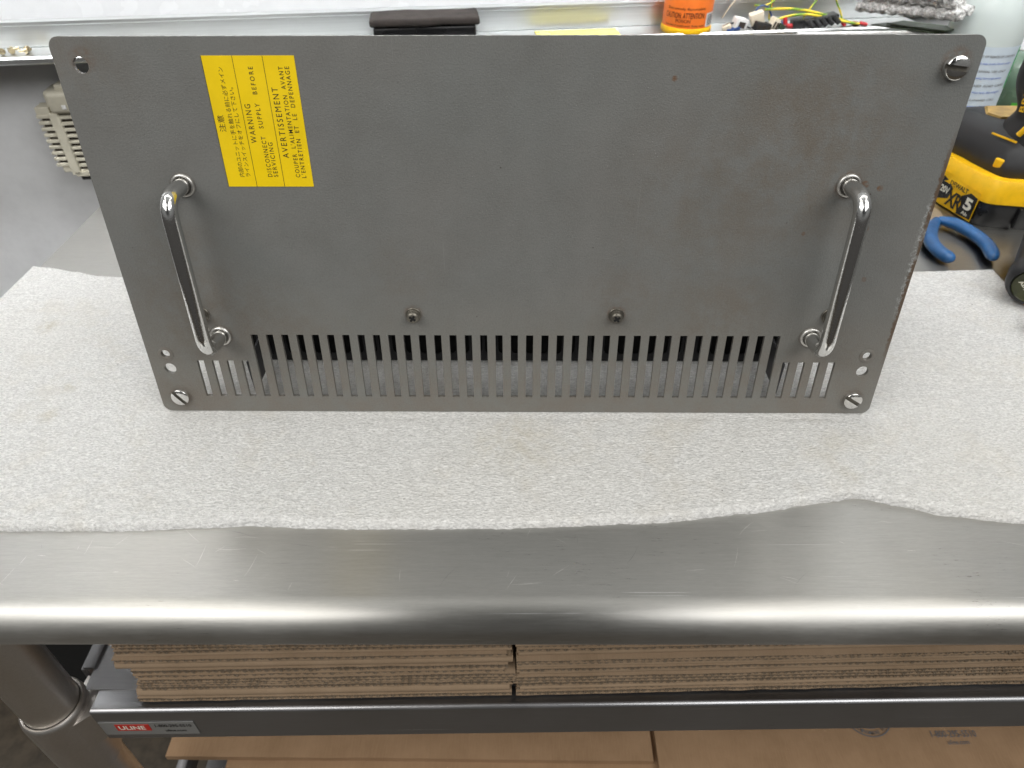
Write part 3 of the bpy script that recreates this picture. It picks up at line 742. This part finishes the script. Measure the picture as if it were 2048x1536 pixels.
obj('white_barcode_patch', bm, WHITE, ob)
bm = bmesh.new()
for k in range(11):
    a = math.radians(34 + k * 2.1 + (k % 3) * .5); R_ = .02965; w_ = math.radians(.35 + .3 * (k % 2))
    bm.faces.new([bm.verts.new((.2020 + R_ * math.sin(q), -.0285 - R_ * math.cos(q), z_)) for q, z_ in ((a - w_, .110), (a + w_, .110), (a + w_, .1220), (a - w_, .1220))])
obj('barcode', bm, INK, ob)
# loose brass screws on the tray at the far left
def brass_screw(x, y, rot, tilt, label):
    o = empty('brass_screw', (0, 0, 0), (0, 0, 0), label, 'screw', 'loose brass screws on the tray')
    bm = lathe([(0, 0), (.0032, 0), (.0034, .0006), (.0034, .0024), (.0030, .003), (.0016, .0032), (.0016, .0085), (0, .0088)], 14)
    obj('screw_body', bm, BRASS, o, 40)
    P = Vector((x, y, .1030)); P.rotate(Matrix.Rotation(YAW, 3, 'Z')); o.location = P + Vector((0, .59, 0)); o.rotation_euler = (tilt, .3, rot)
    return o
for a in ((-.5900, -.030, .4, 1.45, 'brass screw lying farthest left on the tray'), (-.5835, -.024, 2.2, 1.5, 'brass screw at the back of the left cluster on the tray'), (-.5795, -.030, 4.0, 1.5, 'brass screw at the front of the left cluster on the tray'),
          (-.5670, -.022, 1.0, 1.5, 'brass screw at the back of the right pair on the tray'), (-.5630, -.030, 5.2, 1.45, 'shiny brass screw at the front of the right pair on the tray')): brass_screw(*a)

# earth wires: twisted yellow/green pairs with red crimps
def wire(path, label, r=.00115, stripe=True, mats=None, ends=()):
    w = onwall('earth_wire', label, 'wire', 'yellow and green wires on the tray')
    P = catmull(path, 14); bm = bmesh.new()
    tube(bm, P, r, 10)
    if stripe:
        n = len(P); bm.faces.ensure_lookup_table()
        for i, f in enumerate(bm.faces):
            ring, k = divmod(i, 10)
            if ring < n - 1 and ((k + ring // 2) % 10) in (0, 1, 2, 3): f.material_index = 1
    obj('insulation', bm, mats or [WYEL, WGRN], w, 60)
    for (p, q) in ends:
        obj('crimp', tube(bmesh.new(), [p, Vector(p).lerp(Vector(q), .7), q], [.0023, .0025, .0017], 12), RED, w, 50)
    return w
wire([(.284, -.030, .1250), (.300, -.028, .1245), (.312, -.026, .132), (.320, -.022, .150)], 'yellow and green wire curling up beside the cream connectors', ends=[])
wire([(.296, -.034, .1210), (.322, -.032, .1205), (.350, -.030, .1175), (.375, -.032, .112), (.398, -.032, .1060), (.414, -.033, .1015)], r=.0016, label='long twisted yellow and green wire, upper of the crossing pair', ends=[((.414, -.033, .1020), (.422, -.034, .1005))])
wire([(.304, -.036, .1070), (.328, -.034, .1125), (.352, -.033, .1135), (.380, -.034, .1085), (.405, -.036, .1040), (.420, -.038, .1020)], r=.0016, label='long twisted yellow and green wire, lower of the crossing pair', ends=[((.420, -.038, .1030), (.429, -.040, .1010))])
wire([(.372, -.024, .150), (.364, -.026, .130), (.354, -.028, .1150), (.345, -.032, .1045)], 'yellow and green wire coming down diagonally behind the black plug')
wire([(.385, -.022, .150), (.388, -.026, .128), (.396, -.028, .1150), (.400, -.030, .106)], 'yellow and green wire hanging down left of the bubble wrap', ends=[((.399, -.032, .1045), (.4035, -.036, .0995))])
wire([(.307, -.024, .150), (.306, -.026, .128), (.3050, -.030, .112), (.3060, -.032, .108)], 'short yellow and green wire rising from the cream connector')
wire([(.310, -.022, .150), (.3085, -.024, .130), (.307, -.026, .120)], 'red and pink wire rising behind the cream connector', stripe=False, mats=[RED])
wire([(.284, -.032, .1140), (.290, -.030, .1235), (.301, -.030, .1225), (.308, -.034, .110), (.312, -.036, .104)], 'short blue and black wire arched over the cream connector', stripe=False, mats=[DBLUE])
wire([(.246, -.034, .1030), (.256, -.036, .1075), (.268, -.038, .1050), (.280, -.040, .1020)], 'dark wire looping low between the orange bottle and the white connector', .0012, False, [BLKG])
wire([(.300, -.036, .1020), (.309, -.038, .1100), (.318, -.038, .1085), (.322, -.039, .1010)], 'blue wire looping over the small dark connector', .0010, False, [DBLUE])
wire([(.255, -.006, .106), (.262, -.006, .118), (.270, -.006, .128)], 'cream cable tie leaning against the whiteboard rail', .0009, False, [CREAM])
def plug(c, s, rot, mat, label, pins=None):
    o = onwall('plug_connector', label, 'connector', 'wire connectors on the tray')
    R_ = Matrix.Rotation(rot, 3, 'Y') @ Matrix.Rotation(rot * .6, 3, 'Z')
    obj('plug_shell', newbox(c, s, .0008, 2, R_), mat, o, 40)
    if pins:
        bm = bmesh.new()
        for k in range(pins): 
            q = R_ @ Vector(((k - (pins - 1) / 2) * s[0] / pins, -s[1] / 2, 0)); box(bm, Vector(c) + q, (s[0] / pins * .55, .0009, s[2] * .5), R_)
        obj('pin_holes', bm, DARKBR, o)
plug((.2665, -.036, .1065), (.016, .012, .0135), .25, WHITE, 'white square connector with orange contact beside the orange bottle', 1)
plug((.2510, -.036, .1030), (.010, .010, .006), -.5, CREAM, 'small cream connector shell next to the orange bottle')
plug((.2870, -.036, .1125), (.016, .012, .013), -.35, CREAM, 'large cream connector under the arched blue wire')
plug((.2925, -.042, .1040), (.020, .012, .010), .2, BLK, 'dark connector lying in front of the large cream one', 3)
plug((.3080, -.040, .1055), (.009, .010, .015), .35, CREAM, 'tall cream connector with slots standing by the red crimps', 2)
plug((.3180, -.038, .1030), (.010, .010, .006), .5, PCB, 'small dark connector between cream and red pieces')
plug((.3400, -.036, .1045), (.014, .014, .010), -.1, BLKG, 'square black connector at the left of the black plug')
plug((.2580, -.040, .1015), (.016, .006, .004), -.2, DBLUE, 'blue connector tab lying beside the orange bottle')
ro = onwall('red_crimp_terminal', 'pair of red crimp terminals standing by the black connector', 'terminal')
obj('crimp_sleeve', tube(bmesh.new(), [(.3230, -.036, .1120), (.3245, -.037, .1040)], [.0022, .0030], 12), RED, ro, 40)
obj('crimp_sleeve', tube(bmesh.new(), [(.3255, -.038, .1030), (.3330, -.038, .1020)], [.0026, .0030], 12), RED, ro, 40)
bp = onwall('ribbed_plug', 'black ribbed mains plug lying beneath the twisted wires', 'plug')
obj('plug_shell', newbox((.3680, -.032, .1060), (.046, .018, .0105), .002, 2, Matrix.Rotation(-.16, 3, 'Y')), BLKG, bp, 40)
for k in range(5):
    obj('rib', tube(bmesh.new(), [(.351 + k * .0078, -.0405, .1085 + k * .0010), (.359 + k * .0078, -.0440, .1010 + k * .0010)], .0030, 10), BLK, bp, 50)
# bubble-wrap bundle, boards and a rod
BW = MB('crinkled_clear_film', (.55, .55, .53), .16, 0)
BW.set('Base Color', BW.mix(BW.ramp(BW.noise(1, 5, .8, BW.mapping((420, 110, 420), (0, 0, -.32))), .40, .60), (.36, .355, .34), (.92, .92, .90)))  # white streaks in the colour stand for highlights on the film
BW.b.inputs['Specular IOR Level'].default_value = .8
BW.bump(BW.math('ADD', BW.noise(350, 5, .8), BW.voro(260)), .0022, .9)
bw = empty('bubble_wrap_roll', (0, 0, 0), (0, 0, 0), 'crinkled clear bubble wrap bundle above the circuit boards', 'bubble wrap')
ax0, ax1 = Vector((.4000, .565, .1360)), Vector((.4460, .425, .1555))
for k in range(5):
    off = Vector((0, .0, [-.0060, .0010, .0085, .0160, .0230][k])); dd = [-.002, .006, .000, -.006, -.004][k]
    P = [ax0.lerp(ax1, t) + off * (1 - .35 * t) + Vector((dd, 0, 0)) for t in [q / 26 * [1, .99, .94, .88, .9][k] for q in range(27)]]
    bm = tube(bmesh.new(), P, [.0052 + .001 * math.sin(i_ * 2.1 + k) for i_ in range(27)], 20, squash=1.0)
    for v in bm.verts:
        c0 = v.co.copy(); v.co += Vector((noise.noise(c0 * 240), noise.noise(c0 * 240 + Vector((9, 0, 0))), noise.noise(c0 * 260 + Vector((0, 7, 0))))) * .0014
    obj('wrap_layer', bm, BW.m, bw, 30)
for k, (c, s_, rt, lb_) in enumerate([((.4405, .487, .1275), (.022, .085, .0014), -.06, 'upper dark green circuit board under the bubble wrap'), ((.4330, .500, .1225), (.022, .095, .0014), -.02, 'lower dark green circuit board under the bubble wrap')]):
    R_ = Matrix.Rotation(.30, 3, 'Z') @ Matrix.Rotation(-.14, 3, 'X') @ Matrix.Rotation(rt, 3, 'Y')
    o = obj('circuit_board', newbox(c, s_, 0, 2, R_), PCB); tag(o, lb_, 'circuit board', 'circuit boards under the bubble wrap')
rd = empty('white_rod', label='thin white rod with pale end cap lying behind the panel top edge', cat='rod')
obj('rod_shaft', tube(bmesh.new(), [(.330, .553, .1030), (.4540, .470, .1252)], .0022, 14), WHITE, rd, 50)
obj('end_cap', tube(bmesh.new(), [(.4535, .4705, .1252), (.4620, .4645, .1268)], .0029, 14), BEIGE, rd, 50)

# ================================================================== BEIGE VENTED POWER SUPPLY ON THE WALL
ps = onwall('vented_adapter', 'beige vented plastic adapter box hanging on the wall below the tray', 'adapter')
obj('housing', newbox((-.522, -.010, .010), (.094, .034, .094), .004, 3), BEIGE, ps, 40)
obj('top_hood', newbox((-.520, -.0185, .0455), (.088, .036, .026), .006, 4), BEIGE, ps, 40)
obj('hood_cap', newbox((-.516, -.014, .0605), (.074, .026, .008), .002, 2), BEIGE, ps, 40)
obj('vent_shade_core', newbox((-.5185, -.0285, -.006), (.080, .003, .066)), DARKBR, ps)  # dark core painted for the shade behind the grille
bm = bmesh.new()
for k in range(10): box(bm, (-.5185, -.0312, -.0385 + k * .0074), (.082, .0040, .0036))
for k in range(5): box(bm, (-.5580 + k * .0185, -.0315, -.0050), (.0028, .0044, .072))
box(bm, (-.5625, -.0305, -.0045), (.010, .0080, .076)); box(bm, (-.520, -.0305, -.0415), (.088, .008, .006))
bevel(bm, .0004, 1); obj('vent_grille', bm, BEIGE, ps, 40)
obj('side_shade_core', newbox((-.5735, -.020, -.002), (.012, .016, .062)), DARKBR, ps)  # dark block standing for the shade between the side slats
bm = bmesh.new()
for k in range(9): box(bm, (-.5755, -.0215, -.0300 + k * .0074), (.016, .0200, .0040))
box(bm, (-.5745, -.0205, .0340), (.016, .020, .012)); box(bm, (-.572, -.0205, -.036), (.012, .02, .008)); bevel(bm, .0006, 1); obj('side_grille', bm, BEIGE, ps, 40)
obj('foot', newbox((-.5520, -.0270, -.0465), (.016, .012, .007), .001, 1), BLK, ps); obj('foot', newbox((-.5180, -.0270, -.0465), (.012, .012, .007), .001, 1), BLK, ps)
obj('switch_mark', newbox((-.5450, -.0372, .0415), (.0050, .0006, .0050), .0002, 1), WHITE, ps)

# ================================================================== RIGHT-HAND TOOLS
# clear cleaner bottle
CL = MB('milky_bottle_plastic', (.76, .84, .815), .25); CL.b.inputs['Transmission Weight'].default_value = .35; CL.b.inputs['Subsurface Weight'].default_value = 0
bt = empty('cleaner_bottle', (.4890, .452, -.0038), (0, 0, 0), 'milky white cleaner bottle with pale blue text label behind the drill', 'bottle')
obj('bottle_body', lathe([(0, .001), (.033, .001), (.0362, .004), (.0365, .012), (.0365, .130), (.0352, .150), (.030, .170), (.020, .188), (.0145, .198), (.0140, .215), (0, .216)], 64), CL.m, bt, 60)
def cyl_patch(R_, a0, a1, z0, z1, n=24):
    bm = bmesh.new(); A = []
    for k in range(n + 1):
        a = math.radians(a0 + (a1 - a0) * k / n); A.append((bm.verts.new((R_ * math.sin(a), -R_ * math.cos(a), z0)), bm.verts.new((R_ * math.sin(a), -R_ * math.cos(a), z1))))
    for p, q in zip(A, A[1:]): bm.faces.new((p[0], q[0], q[1], p[1]))
    return bm
obj('paper_label', cyl_patch(.0368, -100, 52, .022, .128), PALE, bt, 60)
bm = cyl_patch(.0370, 44, 51, .085, .126, 4); obj('green_stripe', bm, GRNP, bt)
bl = []; gl = []
txt = ['KEEP OUT OF REACH OF CHILDREN', 'Rinse eyes with water at once. Use with a sprayer', 'FOR INTERNAL USE ONLY', 'Protect from freezing. Store upright and away', 'FIRST AID AND CARE', 'Non staining. Wash hands. Best enregistre', 'IF SWALLOWED CALL', 'Utiliser dans un endroit aere. Complements', 'KEEP FROM CHILDREN', 'Do not mix. Non dilue. Bien rincer apres', 'STORE UNOPENED', 'Contenu, recyclable, toxique, secher. Rincer', 'et essuyer. 20 minutes maximum']
for i, s_ in enumerate(txt):
    z_ = .118 - i * .0072; (bl if i % 2 else gl).append((s_, -40, 36 - (i % 4) * 4, z_, .0026 if i % 2 else .0022))
wrap_text(bl, 0, 0, .0371, BLUEP, bt); wrap_text(gl, 0, 0, .0371, GREYP, bt)
# green bottle behind
gb = empty('green_bottle', (.5720, .500, -.0038), (0, 0, 0), 'dark green bottle with bright green stripe behind the drill handle', 'bottle')
GB = M_plastic('murky_green_plastic', (.10, .16, .11), .3, .1, 0)
obj('bottle_body', lathe([(0, .001), (.030, .001), (.032, .004), (.032, .075), (.028, .090), (.016, .099), (0, .101)], 48), GB, gb, 60)
obj('green_stripe', cyl_patch(.0323, -20, 8, .004, .055, 6), M_plastic('bright_green_plastic', (.06, .42, .03), .35, .05, 0), gb)
obj('pale_stripe', cyl_patch(.0323, 9, 40, .004, .062, 6), PALE, gb)

# cordless drill standing on its battery (only the foot and part of the grip are in view)
dr = empty('cordless_drill', (0, 0, -.004), (0, 0, 0), 'yellow and black cordless drill standing on its battery beside the panel', 'drill')
FOOT = [(.430, .385), (.4335, .335), (.4470, .288), (.4560, .2775), (.4690, .2745), (.500, .2690), (.548, .268), (.556, .285), (.556, .37), (.545, .385)]
def ring(poly, z_, sc=1.0, cx=.495, cy=.325, dx=0, dy=0): return [(cx + (p[0] - cx) * sc + dx, cy + (p[1] - cy) * sc + dy, z_) for p in poly]
def sub(poly, k=3):
    P = [Vector((*p, 0)) for p in poly]; o = []
    n = len(P)
    for i in range(n):
        a, b, c, d = P[(i - 1) % n], P[i], P[(i + 1) % n], P[(i + 2) % n]
        for j in range(k):
            t = j / k; q = .5 * (2 * b + (c - a) * t + (2 * a - 5 * b + 4 * c - d) * t * t + (3 * b - a - 3 * c + d) * t ** 3); o.append((q.x, q.y))
    return o
FT = sub(FOOT)
bm = bmesh.new(); loft(bm, [ring(FT, .000, .97), ring(FT, .002, .99), ring(FT, .022, 1.0), ring(FT, .0235, .99)]); obj('battery_base', bm, BLKG, dr, 35)
bm = bmesh.new(); loft(bm, [ring(FT, .0235, .995), ring(FT, .0245, 1.012), ring(FT, .034, 1.0), ring(FT, .043, .955), ring(FT, .046, .93)]); obj('battery_shell', bm, DYEL, dr, 40)
bm = bmesh.new(); loft(bm, [ring(FT, .042, .80, dx=.004, dy=.003), ring(FT, .0455, .855, dx=.004, dy=.003), ring(FT, .058, .845, dx=.004, dy=.005), ring(FT, .072, .80, dx=.004, dy=.010), ring(FT, .0805, .70, dx=.003, dy=.014), ring(FT, .0835, .54, dx=.002, dy=.016)]); obj('drill_foot', bm, BLK, dr, 60)
bm = bmesh.new(); loft(bm, [ring([(.462, .352), (.470, .340), (.502, .338), (.512, .350), (.505, .372), (.470, .372)], .0835), ring([(.462, .352), (.470, .340), (.502, .338), (.512, .350), (.505, .372), (.470, .372)], .0855, .97)]); obj('foot_pad', bm, M_plastic('worn_tan_rubber', (.42, .27, .08), .6, .3), dr)
hp = catmull([(.490, .318, .070), (.4855, .314, .100), (.4720, .309, .140), (.4640, .303, .180), (.464, .300, .215)], 8)
bm = tube(bmesh.new(), hp, [.026 - .006 * min(1, i_ / 8) + .002 * math.sin(i_ * .55) for i_ in range(len(hp))], 28); obj('grip', bm, BLK, dr, 60)
bm = tube(bmesh.new(), catmull([(.4655, .2985, .083), (.4740, .2915, .106), (.4860, .2905, .128), (.494, .291, .140)], 8), [.0026 if i_ < 14 else .0013 for i_ in range(25)], 10); obj('yellow_trim', bm, DYEL, dr, 50)
# art and writing on the battery end
def face_frame(p, q, zb, zt, out_=.0007):
    p, q = Vector((*p, 0)), Vector((*q, 0)); u = (q - p); nrm = Vector((u.y, -u.x, 0)).normalized()
    if nrm.y > 0: nrm = -nrm
    return (p + nrm * out_ + Vector((0, 0, zb))), u, Vector((0, 0, zt - zb))
O_, U_, V_ = face_frame((.4352, .3330), (.4478, .2860), .002, .031, .0018)
def quadmesh(polys, O, U, V, lift=0):
    bm = bmesh.new(); n = U.cross(V).normalized(); n = n if n.y < 0 else -n
    for pl in polys: bm.faces.new([bm.verts.new(O + U * a + V * b + n * lift) for a, b in pl])
    return bm
obj('end_label', quadmesh([[(0, .10), (.30, .30), (.34, .68), (.18, .86), (0, .95)], [(.62, .0), (1, .05), (1, .80), (.80, .86), (.60, .62), (.66, .35)]], O_, U_, V_, .0002), BLKG, dr)
obj('end_panel', quadmesh([[(-.1, -.02), (1.02, -.02), (1.02, 1.0), (-.1, 1.12)]], O_, U_, V_, 0), DYEL, dr)
obj('lettering', text_mesh([('XR', O_ + U_ * .26 + V_ * .08 + Vector((-.0005, -.0004, 0)), U_ * .42, V_ * .55, .9, .03), ('DEWALT', O_ + U_ * .22 + V_ * .76 + Vector((-.0005, -.0004, 0)), U_ * .5, V_ * .17 , 1, .03)]), INK, dr)
obj('lettering', text_mesh([('5', O_ + U_ * .73 + V_ * .28 + Vector((-.0006, -.0006, 0)), U_ * .2, V_ * .42, 1, .04), ('Ah', O_ + U_ * .74 + V_ * .10 + Vector((-.0006, -.0006, 0)), U_ * .16, V_ * .12, 1, .03)]), CREAMP, dr)
obj('voltage_lettering', text_mesh([('20V', O_ + U_ * .03 + V_ * .42 + Vector((-.0006, -.0006, 0)), U_ * .24, V_ * .24, 1, .03)]), CREAMP, dr)
# battery gauge on the front
obj('charge_gauge', newbox((.519, .2650, .0305), (.055, .0022, .013), .0004, 1), BLKG, dr)
bm = bmesh.new()
for (cx_, cz_, sx_, sz_) in ((.5025, .0305, .013, .0008), (.5025, .0365, .013, .0008), (.5025, .0245, .013, .0008)): box(bm, (cx_ - .001, .2636, cz_ + .0), (sx_, .0006, sz_))
for xx in (.4955, .5078): box(bm, (xx, .2636, .0305), (.0008, .0006, .0126))
box(bm, (.5145, .2636, .0305), (.012, .0006, .0007)); obj('gauge_symbol', bm, DYEL, dr)
obj('latch_rib', newbox((.4800, .2695, .0130), (.0025, .004, .020), .0008, 2), BLKG, dr)
# writing up the grip
obj('lettering', text_mesh([('BRUSHLESS', (.4520, .2860, .108), (-.0105, -.0035, .060), (-.0030, .0021, .0003), 1.1, .02)]), DYEL, dr)
bm = bmesh.new()
R_ = Matrix.Rotation(-1.15, 3, 'Z')
box(bm, (.4600, .3080, .0770), (.026, .0016, .0014), R_); obj('foot_trim', bm, DYEL, dr)
obj('button', newbox((.4595, .2985, .0560), (.009, .004, .009), .0015, 2, Matrix.Rotation(-.9, 3, 'Z')), DYEL, dr)

# pliers: two blue grips, jaws hidden behind the panel
pl = empty('pliers', (0, 0, 0), (0, 0, 0), 'pliers with two blue dipped handles lying on the steel bench', 'pliers')
def grip(pts, rr):
    P = catmull(pts, 8); n = len(P); rad = [rr * (.62 + .38 * min(1, i_ / 6)) * (1 if i_ < n - 4 else math.sqrt(max(.02, 1 - ((i_ - (n - 5)) / 4.2) ** 2))) for i_ in range(n)]
    return obj('grip', tube(bmesh.new(), P, rad, 20, squash=.85), BLUE, pl, 60)
grip([(.4085, .2760, .004), (.3945, .2570, .003), (.3855, .2330, .003), (.3855, .2150, .003), (.3905, .2010, .003)], .0064)
grip([(.4105, .2770, .004), (.4230, .2680, .004), (.4325, .2480, .003), (.4340, .2270, .003), (.4275, .2030, .003)], .0064)
bm = bmesh.new(); prism(bm, [(.401, .272), (.414, .273), (.418, .290), (.408, .330), (.402, .330), (.396, .290)], -.003, .006); bevel(bm, .002, 2); obj('jaws', bm, SOCK, pl, 40)

# round adjuster end of a tool
wr = empty('adjustable_wrench', (0, 0, 0), (0, 0, 0), 'black tool handle with round olive end cap reading adjust on the foam', 'wrench')
A0 = Vector((.4120, .1270, .0215)); D_ = Vector((.55, .80, .10)).normalized()
ZM = D_.to_track_quat('Z', 'Y').to_matrix().to_4x4()
bm = lathe([(0, .0012), (.0140, .0012), (.0152, 0), (.0180, .002), (.0195, .006), (.0195, .018), (.0178, .022), (.0178, .12), (0, .12)], 56, None, Matrix.Translation(A0) @ ZM); obj('handle_body', bm, BLK, wr, 40)
bm = lathe([(0, .0008), (.0136, .0008), (.0140, .0002), (.0142, .0015)], 48, None, Matrix.Translation(A0 - D_ * .0008) @ ZM); obj('end_cap', bm, M_plastic('olive_disc', (.055, .06, .018), .3, .5, 0), wr, 40)
Rr = Vector((.80, -.55, 0)).normalized(); Uu = (-D_).cross(Rr) * -1
if Uu.z < 0: Uu = -Uu
Rr2 = (Rr * .80 - Uu * .60).normalized(); Uu2 = (Rr * .60 + Uu * .80).normalized()
base = A0 - D_ * .0016
obj('lettering', text_mesh([('ADJUST', base - Rr2 * .0100 - Uu2 * .0055, Rr2 * .0190, Uu2 * .0040, 1, .02), ('14-IN', base - Rr2 * .0050 + Uu2 * .0010, Rr2 * .0150, Uu2 * .0042, 1, .02)]), CREAMP, wr)
kn = empty('black_knob', (0, 0, 0), (0, 0, 0), 'small black rounded knob lying in front of the wrench', 'knob')
bm = newbox((.4130, .0960, .0075), (.030, .014, .014), .005, 4, Matrix.Rotation(.5, 3, 'Z')); obj('knob_body', bm, BLK, kn, 50)
